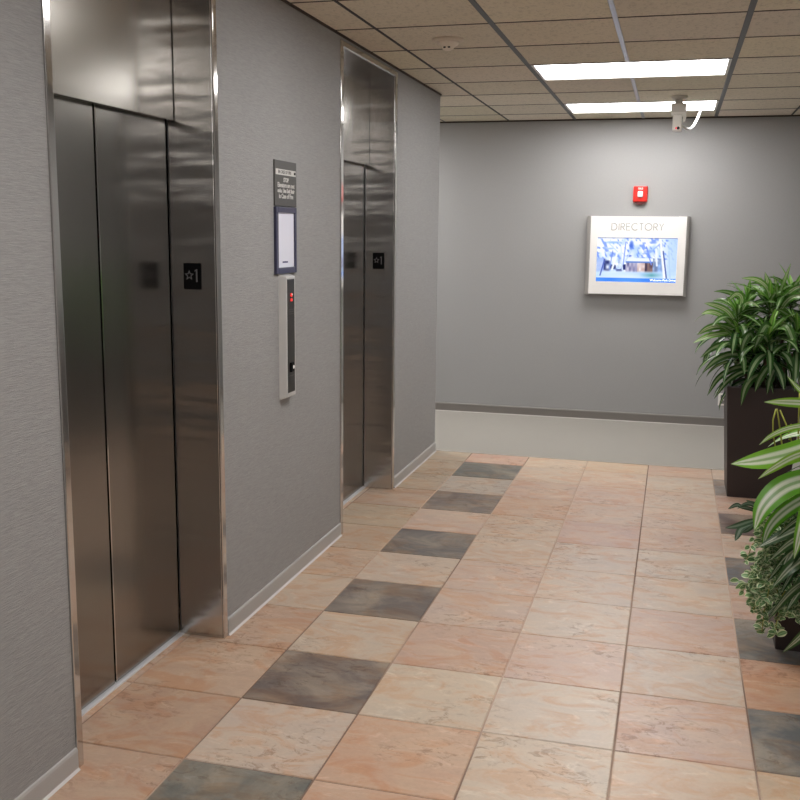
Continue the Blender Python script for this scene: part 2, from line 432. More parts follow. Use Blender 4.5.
b.prism([(y, .070), (y-.012, .070), (y-.011, .080), (y, .083)], 'x', XL0, XR0, 1)
b.prism([(y-.010, 0), (y-.016, 0), (y-.012, .005), (y-.010, .006)], 'x', XL0, XR0, 2)
struct(b.build('baseboard_back', [M['base_dark'], mat('baseboard_cap', (150, 146, 141), .4), mat('pale_bead', (196, 190, 184), .5)]))

# ------------------------------------------------------------------ ceiling
CX = [-3.71, -3.105, -2.50, -1.895, -1.29, -.680, -.075, .53, 1.135, 1.755, 2.377, 3.0, 3.61, 4.22, 4.83, 5.44, 6.05]
GY0, GS = -2.16, .637
NR = (-13, 7)
def gy(k): return GY0+GS*k
LIGHTS = []   # (column index of left edge, row index)
for k in (2, 5, -2, -6, -10): LIGHTS.append((7, k))
LIGHTS += [(2, 5), (14, 5)]
def ceiling():
    mb = MB(); colr = []; rnd = random.Random(5)
    lit = {(c+d, k) for c, k in LIGHTS for d in (0, 1)}
    for i in range(len(CX)-1):
        for k in range(*NR):
            if (i, k) in lit: continue
            x0, x1 = max(CX[i], XL0-.2), min(CX[i+1], XR0+.2); y0, y1 = gy(k), gy(k+1)
            if y1 < YE-.3 and (x1 < XW-.3 or x0 > XR+.3): continue
            if x1-x0 < .03: continue
            g = .0035; w = .93+.12*rnd.random(); tint = (w, w*(.985+.03*rnd.random()), w*(.95+.07*rnd.random()))
            vs = [(x0+.004, y0+g, ZC), (x1-.004, y0+g, ZC), (x1-.004, y1-g, ZC), (x0+.004, y1-g, ZC),
                  (x0+.002, y0+.001, ZC+.008), (x1-.002, y0+.001, ZC+.008), (x1-.002, y1-.001, ZC+.008), (x0+.002, y1-.001, ZC+.008)]
            mb.add(vs, [(0, 1, 2, 3), (0, 1, 5, 4), (1, 2, 6, 5), (2, 3, 7, 6), (3, 0, 4, 7)], 0); colr += [tint]*8
    mb.box((XL0-.15, YF-.15, ZC+.12), (XR0+.15, YB+.15, ZC+.16), 1); colr += [(1, 1, 1)]*8
    mb.box((XL0-.15, YF-.15, ZC+.0081), (XR0+.15, YB+.15, ZC+.0085), 1) if False else None
    # dark backing just above the seams, cell by cell (open over the lights)
    for i in range(len(CX)-1):
        for k in range(*NR):
            if (i, k) in lit: continue
            x0, x1 = max(CX[i], XL0-.2), min(CX[i+1], XR0+.2); y0, y1 = gy(k), gy(k+1)
            if x1 <= x0: continue
            mb.add([(x0, y0, ZC+.0078), (x1, y0, ZC+.0078), (x1, y1, ZC+.0078), (x0, y1, ZC+.0078)], [(0, 1, 2, 3)], 1); colr += [(1, 1, 1)]*4
    for k in range(NR[0], NR[1]+1):          # concealed cross bars between the tile rows
        y = gy(k); xs = (XL0, XR0) if y > YE else (XW-.05, XR+.05)
        if y > YB: continue
        for i in range(len(CX)-1):
            x0, x1 = max(CX[i], xs[0]), min(CX[i+1], xs[1])
            if x1-x0 < .03: continue
            mb.box((x0, y-.006, ZC-.0022), (x1, y+.006, ZC+.002), 1); colr += [(1, 1, 1)]*8
    return mb.build('ceiling', [M['ceil'], M['ceil_gap']], attrs={'tile_col': colr}, fix=False)
struct(ceiling())
n_trim = 0
def runner(x, w, mname, y0, y1, lip=.004):
    global n_trim
    n_trim += 1; mb = MB()
    mb.prism([(x-w/2, ZC+.006), (x-w/2, ZC-lip*.6), (x-w/2+.002, ZC-lip), (x+w/2-.002, ZC-lip), (x+w/2, ZC-lip*.6), (x+w/2, ZC+.006)], 'y', y0, y1, 0)
    struct(mb.build('trim_%d' % n_trim, M[mname]))
for i, x in enumerate(CX):
    if not (XL0 < x < XR0): continue
    inl = XW < x < XR
    ys = YF if inl else YE
    if i in (7, 9): runner(x, .030, 'runner', ys, YB)
    elif i == 8:
        cuts = sorted([(gy(k), gy(k+1)) for c, k in LIGHTS if c == 7]); a = ys
        for c0, c1 in cuts: runner(x, .026, 'runner_pale', a, c0-.002); a = c1+.002
        runner(x, .026, 'runner_pale', a, YB)
    elif i in (6, 10): runner(x, .016, 'runner_dark', ys, YB)
    else: runner(x, .014, 'runner', ys, YB)
# dark reveal angle where the ceiling meets the lobby and back walls
mb = MB(); mb.box((XW, YF, ZC-.010), (XW+.010, YE, ZC+.004)); n_trim += 1; struct(mb.build('trim_%d' % n_trim, M['ceil_gap']))
mb = MB(); mb.box((XL0, YB-.010, ZC-.012), (XR0, YB, ZC+.004)); n_trim += 1; struct(mb.build('trim_%d' % n_trim, M['ceil_gap']))

# ------------------------------------------------------------------ ceiling lights
LAB = {(7, 2): 'long lit fluorescent ceiling panel, the nearer of two by the security camera',
       (7, 5): 'long lit fluorescent ceiling panel close to the back wall, behind the security camera',
       (7, -2): 'lit fluorescent ceiling panel over the lobby beside the first elevator',
       (7, -6): 'lit fluorescent ceiling panel over the lobby just before the viewer',
       (7, -10): 'lit fluorescent ceiling panel at the near end of the lobby behind the viewer',
       (2, 5): 'lit fluorescent ceiling panel in the corridor running off to the left',
       (14, 5): 'lit fluorescent ceiling panel in the corridor running off to the right'}
def diff_mat(s):
    m = M['diffuser'].copy(); m.node_tree.nodes['Principled BSDF'].inputs['Emission Strength'].default_value = s; return m
LSTR = {(7, 2): 11, (7, 5): 12.0, (7, -2): 12.0, (7, -6): 12.0, (7, -10): 12.0, (2, 5): 20.0, (14, 5): 2.5}
for c, k in LIGHTS:
    x0, x1, y0, y1 = CX[c]+.017, CX[c+2]-.017, gy(k)+.004, gy(k+1)-.004
    t = thing('ceiling_light', LAB[(c, k)], 'ceiling light', ((x0+x1)/2, (y0+y1)/2, ZC), None)
    f = MB(); w = .018
    f.box((x0, y0, ZC-.003), (x0+w, y1, ZC+.05)); f.box((x1-w, y0, ZC-.003), (x1, y1, ZC+.05))
    f.box((x0+w, y0, ZC-.003), (x1-w, y0+w, ZC+.05)); f.box((x0+w, y1-w, ZC-.003), (x1-w, y1, ZC+.05))
    f.box((x0, y0, ZC+.05), (x1, y1, ZC+.07))
    child(f, 'frame', M['trim_white'], t)
    d = MB(); d.box((x0+w, y0+w, ZC+.006), (x1-w, y1-w, ZC+.012))
    child(d, 'diffuser', diff_mat(LSTR[(c, k)]), t)

# ------------------------------------------------------------------ elevators
def star(mb, cx, z, ro, ri, w, mtx_fn, mi=0):
    P = lambda rr, k: (rr*math.sin(math.pi*k/5), rr*math.cos(math.pi*k/5))
    outer = [P(ro if k % 2 == 0 else ri, k) for k in range(10)]
    inner = [P(ro*w if k % 2 == 0 else ri*w, k) for k in range(10)]
    vs = [mtx_fn(cx+p[0], z+p[1], 0) for p in outer]+[mtx_fn(cx+p[0], z+p[1], 0) for p in inner]
    vs += [mtx_fn(cx+p[0], z+p[1], .0012) for p in outer]+[mtx_fn(cx+p[0], z+p[1], .0012) for p in inner]
    fs = []
    for k in range(10):
        j = (k+1) % 10
        fs += [(20+k, 20+j, 30+j, 30+k), (k, j, 20+j, 20+k), (10+k, 10+j, 30+j, 30+k)]
    mb.add(vs, fs, mi)

def elevator(E, label):
    (o0, o1), (i0, i1) = E['o'], E['i']
    t = thing('elevator', label, 'elevator', ((XW+XD)/2, (o0+o1)/2, 0))
    fx = XW+.003
    # jambs: brushed reveal with a polished face strip
    for a, b_, inner in ((o0, i0, i0), (i1, o1, i1)):
        j = MB(); j.bbox((XD+.003, min(a, b_), 0), (fx-.004, max(a, b_), 2.728), .003)
        jo = child(j, 'jamb', M['steel_jamb'], t)
        s = MB(); s.bbox((fx-.0040, min(a, b_), 0), (fx+.004, max(a, b_), 2.730), .0035, 0, 3)
        child(s, 'face_strip', M['steel_edge'], jo)
    h = MB(); h.bbox((XT, i0, 2.697), (fx-.004, i1, 2.728), .003)
    ho = child(h, 'header', M['steel_jamb'], t)
    s = MB(); s.bbox((fx-.004, i0, 2.699), (fx+.003, i1, 2.730), .003); child(s, 'face_strip', M['steel_jamb'], ho)
    tr = MB(); tr.bbox((XD+.004, i0, ZH), (XT, i1-.005, 2.700), .002); child(tr, 'transom', M['steel_transom'], t)
    # two leaves meeting in the middle
    mid = (i0+i1)/2+(.008 if i0 < -3 else .018)
    for a, b_ in ((i0-.02, mid-.003), (mid+.003, i1-.009)):
        d = MB(); d.bbox((XD-.030, a, .008), (XD, b_, ZH+.03), .004); dp = child(d, 'door_panel', M['steel_door'], t)
    e = MB(); e.box((XD-.005, mid+.003, .010), (XD+.0015, mid+.010, ZH)); child(e, 'meeting_edge', M['steel_edge'], t)
    bk = MB(); bk.box((XD-.045, i0-.02, 0), (XD-.038, i1+.02, 2.3)); child(bk, 'gap_backing', M['black'], t)  # black sheet behind the leaves, standing in for the dark in the gaps
    sl = MB(); sl.box((XD-.036, i0, -.004), (XD+.018, i1, .005))
    child(sl, 'sill', M['sill'], t)
    # raised floor plate on the far reveal
    p = MB(); p.bbox((-.442, i1-.004, 1.484), (-.364, i1+.0005, 1.590), .002)
    for v in range(len(p.v)): pass
    po = child(p, 'floor_plate', M['black_plate'], t)
    g = MB(); fn = lambda x, z, d: (x, i1-.004-d, z)
    star(g, -.4155, 1.541, .0215, .0098, .60, fn)
    child(g, 'star', M['glyph'], po)
    g = MB()
    g.prism([(-.3855, 1.515), (-.3795, 1.515), (-.3795, 1.566), (-.3835, 1.566), (-.391, 1.561), (-.391, 1.556), (-.3855, 1.559)], 'y', i1-.0052, i1-.004)
    child(g, 'numeral', M['glyph'], po)
    return t
elevator(e1, 'nearer brushed steel elevator at the left with two closed door leaves in view')
elevator(e2, 'farther brushed steel elevator just before the corner of the left wall')

# ------------------------------------------------------------------ sign, notice, call station on the left wall
t = thing('wall_sign', 'charcoal plaque with white lettering above the framed paper notice', 'sign', (XW, -2.868, 1.938))
b = MB(); b.bbox((XW, -3.004, 1.836), (XW+.007, -2.734, 2.042), .0015); child(b, 'plate', M['sign_dark'], t)
b = MB(); b.box((XW+.006, -2.992, 1.977), (XW+.0085, -2.745, 2.003)); bo = child(b, 'title_bar', M['sign_white'], t)
b = MB(); b.bm(text_bm('IN CASE OF FIRE', .022), 0, face_x((XW+.0088, -2.884, 1.990))); child(b, 'title_lettering', M['sign_dark'], bo)
b = MB(); b.tube([(XW+.0088, -2.764, 1.996), (XW+.0088, -2.764, 1.984)], .006, 6); child(b, 'flame_symbol', M['sign_dark'], bo)
for i, (s, z) in enumerate((('STOP', 1.955), ('Elevators are not', 1.931), ('exits. Use Exit Stair', 1.906), ('in Case of Fire', 1.881))):
    b = MB(); b.bm(text_bm(s, (.027, .030, .0265, .030)[i], .0007), 0, face_x((XW+.0075, -2.867, z))); child(b, 'lettering', M['sign_white'], t)

t = thing('framed_notice', 'white paper notice in a dark blue frame under the charcoal plaque', 'notice', (XW, -2.868, 1.68))
b = MB(); y0, y1, z0, z1, w = -3.006, -2.748, 1.526, 1.832, .028
b.bbox((XW, y0, z0), (XW+.014, y0+w, z1), .002); b.bbox((XW, y1-.022, z0), (XW+.014, y1, z1), .002)
b.bbox((XW, y0+w, z0), (XW+.014, y1-.022, z0+.028), .002); b.bbox((XW, y0+w, z1-.026), (XW+.014, y1-.022, z1), .002)
child(b, 'frame', M['frame_blue'], t)
b = MB(); b.box((XW, y0+w, z0+.028), (XW+.006, y1-.022, z1-.026)); po = child(b, 'paper', M['paper'], t)
b = MB(); b.box((XW+.006, -2.915, 1.575), (XW+.0068, -2.850, 1.582)); child(b, 'printed_mark', M['ink_blue'], po)

t = thing('call_station', 'tall silver elevator call station with red light under the framed notice', 'call button panel', (XW, -2.888, 1.23))
y0, y1, z0, z1, d = -2.957, -2.826, .926, 1.526, .036
b = MB(); bm = bmesh.new(); bmesh.ops.create_cube(bm, size=1)
for v in bm.verts:
    fr = v.co.x > 0
    v.co = Vector((XW+(d if fr else -.006), (y0+(.012 if fr else 0)) if v.co.y < 0 else (y1-(.006 if fr else 0)), (z0+(.016 if fr else 0)) if v.co.z < 0 else (z1-(.014 if fr else 0))))
bmesh.ops.bevel(bm, geom=bm.edges[:], offset=.004, segments=2, profile=.5, affect='EDGES'); b.bm(bm)
child(b, 'housing', M['alu_paint'], t)
b = MB(); b.bbox((XW+d-.002, -2.936, .962), (XW+d+.0015, -2.846, 1.500), .0012); pn = child(b, 'control_panel', M['panel_dark'], t)
xf = XW+d+.0015
b = MB(); b.lathe([(.009, 0), (.009, .004), (.007, .005)], (xf-.001, -2.890, 1.425), 'x', 20); b.box((xf-.001, -2.899, 1.396), (xf+.003, -2.881, 1.408)); child(b, 'indicator_light', M['red_lamp'], pn)
b = MB(); b.lathe([(.0045, 0), (.0045, .003)], (xf+.0035, -2.890, 1.428), 'x', 14); child(b, 'light_centre', M['white_lamp'], pn)
b = MB(); b.bbox((xf-.001, -2.912, 1.060), (xf+.008, -2.876, 1.106), .003); bz = child(b, 'button_surround', M['black_plate'], pn)
b = MB(); b.lathe([(.009, 0), (.009, .002), (.008, .003)], (xf+.007, -2.884, 1.083), 'x', 20); child(b, 'call_button', M['white_lamp'], bz)
eg = mat('engraved_grey', (92, 89, 85), .4, .3)
for z in (1.355, 1.345, 1.335, 1.04):
    b = MB(); b.box((xf-.001, -2.930, z), (xf+.0012, -2.856, z+.003)); child(b, 'engraved_line', eg, pn)

# ------------------------------------------------------------------ directory
dx0, dx1, dz0, dz1, yf = .684, 1.586, 1.180, 1.893, YB-.085
t = thing('directory_board', 'white wall directory with glowing blue screen on the back wall', 'directory', ((dx0+dx1)/2, YB, 1.18))
b = MB(); b.bbox((dx0+.006, yf+.010, dz0+.004), (dx1-.006, YB, dz1-.004), .004); child(b, 'housing', M['dir_rail'], t)
for s, x in ((1, dx0), (-1, dx1)):
    b = MB(); wr = .036 if s > 0 else .030; prof = [(x+s*wr, yf+.03)]
    for k in range(7):
        a = k/6*math.pi/2; prof.append((x+s*(wr-.002-(wr-.002)*math.sin(a)), yf+.022-.020*math.cos(a)))
    prof += [(x, YB-.002), (x+s*wr, YB-.002)]
    b.prism(prof, 'z', dz0, dz1); child(b, 'side_rail', M['dir_rail'], t)
sx0, sx1, sz0, sz1 = .783, 1.489, 1.302, 1.700
b = MB(); fx0, fx1, fz0, fz1 = dx0+.034, dx1-.026, dz0+.008, dz1-.002
b.bbox((fx0, yf, fz0), (sx0, yf+.012, fz1), .0015); b.bbox((sx1, yf, fz0), (fx1, yf+.012, fz1), .0015)
b.box((sx0-.002, yf+.0003, fz0+.001), (sx1+.002, yf+.012, sz0)); b.box((sx0-.002, yf+.0003, sz1), (sx1+.002, yf+.012, fz1-.001))
child(b, 'face_panel', M['dir_face'], t)

# the picture shown on the screen
def screen():
    W, H = 150, 84; rnd = random.Random(11)
    def hsh(i, j, s): 
        v = math.sin(i*12.9898+j*78.233+s*37.7)*43758.5453; return v-math.floor(v)
    def vn(x, y, s):
        i, j = math.floor(x), math.floor(y); fx, fy = x-i, y-j; fx = fx*fx*(3-2*fx); fy = fy*fy*(3-2*fy)
        a = hsh(i, j, s)*(1-fx)+hsh(i+1, j, s)*fx; c = hsh(i, j+1, s)*(1-fx)+hsh(i+1, j+1, s)*fx
        return a*(1-fy)+c*fy
    def seg(u, v, a, b, w):
        px, py = u-a[0], (v-a[1])*.56; dx, dy = b[0]-a[0], (b[1]-a[1])*.56
        k = max(0, min(1, (px*dx+py*dy)/(dx*dx+dy*dy))); q = math.hypot(px-k*dx, py-k*dy)
        return max(0, min(1, 1.6-q/w))
    mixc = lambda a, b, k: tuple(a[i]*(1-k)+b[i]*k for i in range(3))
    def col(u, v):   # v down from the top
        c = mixc((244, 248, 255), (184, 210, 255), max(0, (u-.74)/.24))
        c = mixc(c, (150, 190, 255), max(0, min(1, (vn(u*20+v*3, v*8, 1)*.6+vn(u*9, v*6, 12)*.4-.46)*2.6))*.9)
        c = mixc(c, (96, 136, 240), max(0, min(1, (vn(u*40-v*9, v*17, 2)-.56)*4))*(.75 if v < .5 else .2))
        for (x, y, rx, ry, k) in ((.43, .17, .022, .09, (70, 110, 215)), (.41, .41, .028, .02, (60, 90, 200)), (.80, .17, .02, .06, (80, 100, 225)), (.70, .10, .04, .03, (130, 160, 235)),
                                  (.65, .30, .05, .03, (140, 170, 240)), (.20, .11, .09, .025, (150, 190, 245)), (.17, .25, .05, .02, (170, 200, 250))):
            q = ((u-x)/rx)**2+((v-y)/ry)**2
            if q < 2: c = mixc(c, k, max(0, 1-q/2))
        if v > .46 and v < .80:
            tree = vn(u*14, v*9, 5)
            if .08 < u < .40 and tree > .30: c = mixc(c, (34, 46, 108), min(1, (tree-.36)*4)*min(1, (v-.46)/.08)*min(1, (.80-v)/.08))
            if u < .10: c = mixc(c, (150, 175, 240), .7)
            if .37 < u < .71:
                if v < .52+.02*u: c = (232, 240, 255)
                elif v < .57: c = (92, 132, 205)
                elif u < .52: c = mixc((210, 205, 225), (90, 90, 140), min(1, vn(u*40, v*10, 7)*1.1))
                elif u < .61: c = mixc((246, 236, 238), (176, 140, 134), vn(u*40, v*14, 8)*.8)
                else: c = mixc((58, 48, 72), (146, 116, 110), vn(u*46, v*14, 9))
            if .71 <= u < .84: c = mixc(c, (110, 130, 170), vn(u*24, v*16, 3)*1.1)
        if v >= .74:
            g = mixc((176, 208, 250), (236, 246, 255), vn(u*5, v*16, 4))
            if u > .55 and u < .86: g = mixc(g, (90, 160, 170), max(0, 1-abs(u-.70)/.16)*max(0, 1-abs(v-.84)/.09))
            c = mixc(c, g, min(1, (v-.74)/.05))
        for a, b_, w, k in (((.26, .32), (.20, .72), .012, (240, 246, 255)), ((.30, .2), (.33, .72), .008, (214, 228, 255)), ((.79, .05), (.86, .88), .014, (244, 248, 255)),
                            ((.83, .30), (.885, .90), .007, (50, 70, 150)), ((.74, .25), (.76, .62), .010, (236, 242, 255)), ((.10, .5), (.05, .86), .007, (70, 90, 180)), ((.36, .1), (.34, .6), .006, (120, 150, 235)), ((.62, .2), (.69, .6), .006, (110, 140, 235)), ((.90, .3), (.93, .88), .006, (140, 175, 250)), ((.20, .3), (.17, .7), .005, (110, 140, 220)),
                            ((.26, .32), (.14, .12), .006, (200, 220, 255)), ((.78, .14), (.66, .34), .006, (150, 180, 245)), ((.43, .30), (.36, .55), .006, (190, 212, 255))):
            q = seg(u, v, a, b_, w)
            if q: c = mixc(c, k, q)
        if u > .89: c = mixc(c, (190, 216, 255), .7)
        if v > .905: c = mixc((58, 128, 244), (84, 152, 255), vn(u*6, 1, 6))
        if v < .018: c = mixc(c, (90, 100, 150), .6)
        return c
    mb = MB(); cols = []
    vs = []
    for j in range(H+1):
        for i in range(W+1):
            u, v = i/W, j/H
            vs.append((sx0+(sx1-sx0)*u, yf+.008, sz1-(sz1-sz0)*v)); cols.append(lin(col(u, v)))
    fs = [(j*(W+1)+i, j*(W+1)+i+1, (j+1)*(W+1)+i+1, (j+1)*(W+1)+i) for j in range(H) for i in range(W)]
    mb.add(vs, fs)
    m = mat('lit_lcd_screen', (10, 10, 12), .25); nt = NT(m)
    a = nt.n('ShaderNodeAttribute', attribute_name='tile_col')
    nt.l(a.outputs['Color'], nt.b.inputs['Emission Color']); nt.b.inputs['Emission Strength'].default_value = SCREEN
    return child(mb, 'screen', m, t, attrs={'tile_col': cols}, fix=False)
SCREEN = .92
sc = screen()
b = MB(); b.bm(text_bm('Welcome Park Drive', .026, .0006), 0, face_ny((1.376, yf+.0072, sz0+.020)))
child(b, 'caption', M['screen_bar_text'], sc)

# DIRECTORY in thin geometric capitals
def stroke(mb, pts, w, org, closed=False):
    P = [Vector((p[0], p[1])) for p in pts]
    n = len(P); L = []; Rr = []
    for i in range(n):
        a = P[(i-1) % n] if (closed or i > 0) else P[i]; c = P[(i+1) % n] if (closed or i < n-1) else P[i]
        d = (c-a).normalized(); nn = Vector((-d.y, d.x))*w/2
        L.append(P[i]+nn); Rr.append(P[i]-nn)
    vs = []
    for dep in (0, .002):
        for q in L+Rr: vs.append((org[0]+q.x, org[1]-dep, org[2]+q.y))
    fs = []; m2 = 2*n
    for i in range(n if closed else n-1):
        j = (i+1) % n
        fs += [(m2+i, m2+j, m2+n+j, m2+n+i), (i, j, m2+j, m2+i), (n+i, n+j, m2+n+j, m2+n+i), (i, j, n+j, n+i)]
    if not closed: fs += [(0, n, m2+n, m2), (n-1, 2*n-1, m2+2*n-1, m2+n-1)]
    mb.add(vs, fs)
def arc(cx, cy_, rx, ry, a0, a1, n=20): return [(cx+rx*math.cos(R(a0+(a1-a0)*k/n)), cy_+ry*math.sin(R(a0+(a1-a0)*k/n))) for k in range(n+1)]
def letter(ch):
    if ch == 'D': return [[(0, 0), (0, 1), (.28, 1)]+arc(.28, .5, .48, .5, 90, -90)[1:]+[(0, 0)]], .78
    if ch == 'I': return [[(.02, 0), (.02, 1)]], .04
    if ch == 'R': return [[(0, 0), (0, 1), (.26, 1)]+arc(.26, .74, .27, .26, 90, -90, 12)[1:]+[(0, .48)], [(.24, .48), (.56, 0)]], .56
    if ch == 'E': return [[(.5, 0), (0, 0), (0, 1), (.5, 1)], [(0, .52), (.46, .52)]], .5
    if ch == 'C': return [arc(.5, .5, .5, .5, 48, 312)], .86
    if ch == 'T': return [[(.28, 0), (.28, 1)], [(0, 1), (.56, 1)]], .56
    if ch == 'O': return [arc(.5, .5, .5, .5, 0, 357, 30)], 1.0
    if ch == 'Y': return [[(.29, 0), (.29, .46)], [(0, 1), (.29, .44), (.58, 1)]], .58
word = 'DIRECTORY'; lw = [letter(c)[1] for c in word]; H = .060; gap = .265
tot = sum(lw)+gap*(len(word)-1); x = 1.133-tot*H/2
for c, wd in zip(word, lw):
    b = MB()
    for s in letter(c)[0]: stroke(b, [(p[0]*H, p[1]*H) for p in s], .0065, (x, yf+.0005, 1.767), closed=(c == 'O'))
    child(b, 'letter', M['dir_letter'], t); x += (wd+gap)*H

# ------------------------------------------------------------------ fire alarm
fy = YB-.045; fxc, fzc = 1.142, 2.092
t = thing('fire_alarm', 'red fire alarm strobe on the back wall above the directory', 'fire alarm', (fxc, YB, fzc))
b = MB(); bm = bmesh.new(); bmesh.ops.create_cube(bm, size=1)
for v in bm.verts:
    fr = v.co.y < 0; q = .060 if fr else .066
    v.co = Vector((fxc+(q if v.co.x > 0 else -q), fy if fr else YB+.012, fzc+(.066 if v.co.z > 0 else -(.070 if fr else .076))))
bmesh.ops.bevel(bm, geom=bm.edges[:], offset=.008, segments=3, profile=.5, affect='EDGES'); b.bm(bm); child(b, 'body', M['fire_red'], t)
b = MB(); b.bbox((fxc-.024, fy-.022, fzc-.032), (fxc+.024, fy+.002, fzc+.022), .010, 0, 3); child(b, 'strobe_lens', M['strobe'], t)
b = MB(); b.bm(text_bm('FIRE', .024, .0008), 0, face_ny((fxc, fy-.0006, fzc+.044))); child(b, 'lettering', M['cream'], t)
b = MB(); b.prism([(fxc-.045, fzc-.060), (fxc+.045, fzc-.060)]+[(fxc+.045*math.cos(R(-a)), fzc-.068+.030*math.sin(R(-a))) for a in range(10, 180, 20)], 'y', fy+.012, YB)
child(b, 'under_shadow', mat('dark_red_shadow', (90, 40, 40), .5), t)  # dark red half-round standing in for the shadow under the alarm

# ------------------------------------------------------------------ security camera hanging from the ceiling
cxs, cys = 1.442, .74
t = thing('security_camera', 'small cream security camera hanging from the ceiling by the far light', 'security camera', (cxs, cys, ZC))
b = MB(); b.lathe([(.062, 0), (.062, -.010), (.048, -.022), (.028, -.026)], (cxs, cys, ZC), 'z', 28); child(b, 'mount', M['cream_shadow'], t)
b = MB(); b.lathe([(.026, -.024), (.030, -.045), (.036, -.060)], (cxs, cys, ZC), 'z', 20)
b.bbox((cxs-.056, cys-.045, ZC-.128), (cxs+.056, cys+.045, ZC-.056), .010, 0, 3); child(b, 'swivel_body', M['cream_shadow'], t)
b = MB(); b.prism([(cxs-.052, ZC-.120), (cxs+.052, ZC-.120), (cxs+.058, ZC-.150), (cxs+.052, ZC-.185), (cxs+.034, ZC-.190), (cxs+.034, ZC-.145), (cxs-.052, ZC-.140)], 'y', cys-.050, cys+.02)
child(b, 'bracket', M['cream'], t)
b = MB(); b.bbox((cxs-.040, cys-.072, ZC-.262), (cxs+.030, cys-.010, ZC-.138), .010, 0, 3); br = child(b, 'barrel', M['cream'], t)
b = MB(); b.lathe([(.011, 0), (.011, -.006), (.008, -.008)], (cxs+.004, cys-.071, ZC-.240), 'y', 18); child(b, 'lens', M['lens'], br)
b = MB(); b.lathe([(.006, 0), (.005, -.004)], (cxs-.012, cys-.072, ZC-.240), 'y', 12); child(b, 'status_light', M['red_dot'], br)
b = MB(); p0 = Vector((cxs+.024, cys-.010, ZC-.215)); pts = []
for k in range(17):
    a = k/16; pts.append(p0+Vector((.150*a**.8, .965*a, .222*a**2.2-.030*math.sin(math.pi*a)*(1-a))))
b.tube(pts, .0105, 10); child(b, 'cable', M['trim_white'], t)

# ------------------------------------------------------------------ smoke detector
sxx, syy = .228, -1.80
t = thing('smoke_detector', 'round cream smoke detector on the ceiling left of the lights', 'smoke detector', (sxx, syy, ZC))
b = MB(); b.lathe([(.085, 0), (.085, -.010), (.074, -.018)], (sxx, syy, ZC), 'z', 36); child(b, 'base', mat('tan_detector_base', (226, 214, 198), .6), t)
b = MB(); b.lathe([(.058, -.017), (.055, -.030), (.034, -.042), (.030, -.052), (.018, -.058)], (sxx, syy, ZC), 'z', 32); hd = child(b, 'head', mat('beige_detector_head', (242, 232, 218), .5), t)
b = MB()
for k in (-1, 1): b.box((sxx+k*.012-.006, syy-.0335, ZC-.050), (sxx+k*.012+.006, syy-.024, ZC-.043))
child(b, 'vent', M['black'], hd)

# ------------------------------------------------------------------ wall outlet by the far planter
t = thing('wall_outlet', 'white wall outlet low on the back wall beside the far planter', 'outlet', (1.945, YB, .262))
b = MB(); b.bbox((1.922, YB-.007, .195), (1.996, YB, .308), .003); pl = child(b, 'plate', M['cream'], t)
for z in (.228, .276):
    b = MB(); b.bbox((1.943, YB-.010, z-.016), (1.975, YB-.006, z+.016), .004); so = child(b, 'socket', mat('outlet_socket', (120, 118, 114), .5), t)

# ------------------------------------------------------------------ plants
class Leaves:
    def __init__(s): s.mb = MB(); s.uv = []
    def blade(s, pts, width, fold=.25, rnd=.5, side=None, tip=.0, wav=0, nseg=None, prof=None, roll=None, twist=0):
        """a strap leaf along pts (list of Vectors) as a folded, tapering sheet, 5 verts across"""
        pts = [Vector(p) for p in pts]
        if max(p.x for p in pts) > XR-.035: return      # no room for it: the wall is there
        # resample with Catmull-Rom
        n = nseg or 10; out = []
        Q = [pts[0]*2-pts[1]]+pts+[pts[-1]*2-pts[-2]]; m = len(pts)-1
        for k in range(n+1):
            tt = k/n*m; i = min(int(tt), m-1); f = tt-i; a, b_, c, d = Q[i:i+4]
            out.append(.5*((2*b_)+(c-a)*f+(2*a-5*b_+4*c-d)*f*f+(3*b_-a-3*c+d)*f**3))
        vs = []
        for k, p in enumerate(out):
            tg = (out[min(k+1, n)]-out[max(k-1, 0)]).normalized(); v = k/n
            sd = side.copy() if side else tg.cross(Vector((0, 0, 1)))
            sd = sd-tg*sd.dot(tg)
            if roll is not None:
                vw = F-tg*F.dot(tg); vw.normalize(); sd = tg.cross(vw)*math.cos(roll)+vw*math.sin(roll)
            elif twist: sd = (Matrix.Rotation(twist, 3, tg) @ sd)
            if sd.length < .15: sd = Vector((math.cos(rnd*6.3), math.sin(rnd*6.3), 0)); sd -= tg*sd.dot(tg)
            sd.normalize(); nrm = sd.cross(tg)
            if (nrm.dot(F) > 0 if roll is not None else nrm.z < 0): nrm = -nrm
            w = width/2*(prof(v) if prof else (min(1, .42+v*2.6) if v < .25 else 1)*(1-max(0, (v-.5)/.5)**2.2)+.0)
            w = max(w, .0004)
            for u in (-1, -.5, 0, .5, 1):
                q = p+sd*(u*w)+nrm*(abs(u)*w*fold+(wav*w*math.sin(v*14+rnd*9)*abs(u) if wav else 0))
                vs.append(q); s.uv.append((abs(u), v, rnd))
        fs = [(k*5+j, k*5+j+1, (k+1)*5+j+1, (k+1)*5+j) for k in range(n) for j in range(4)]
        s.mb.add(vs, fs, 0, True)
    def done(s, name, m, parent):
        return child(s.mb, name, m, parent, attrs={'leaf_uv': s.uv}, fix=False)

def arch(base, az, el, L, droop, n=5):
    """arching spine: starts at elevation el and bends down by droop over its length"""
    p = Vector(base); pts = [p.copy()]; m = 6
    for k in range(m):
        e = el-droop*((k+.5)/m)**1.15
        p = p+Vector((math.cos(az)*math.cos(e), math.sin(az)*math.cos(e), math.sin(e)))*(L/m); pts.append(p.copy())
    return pts

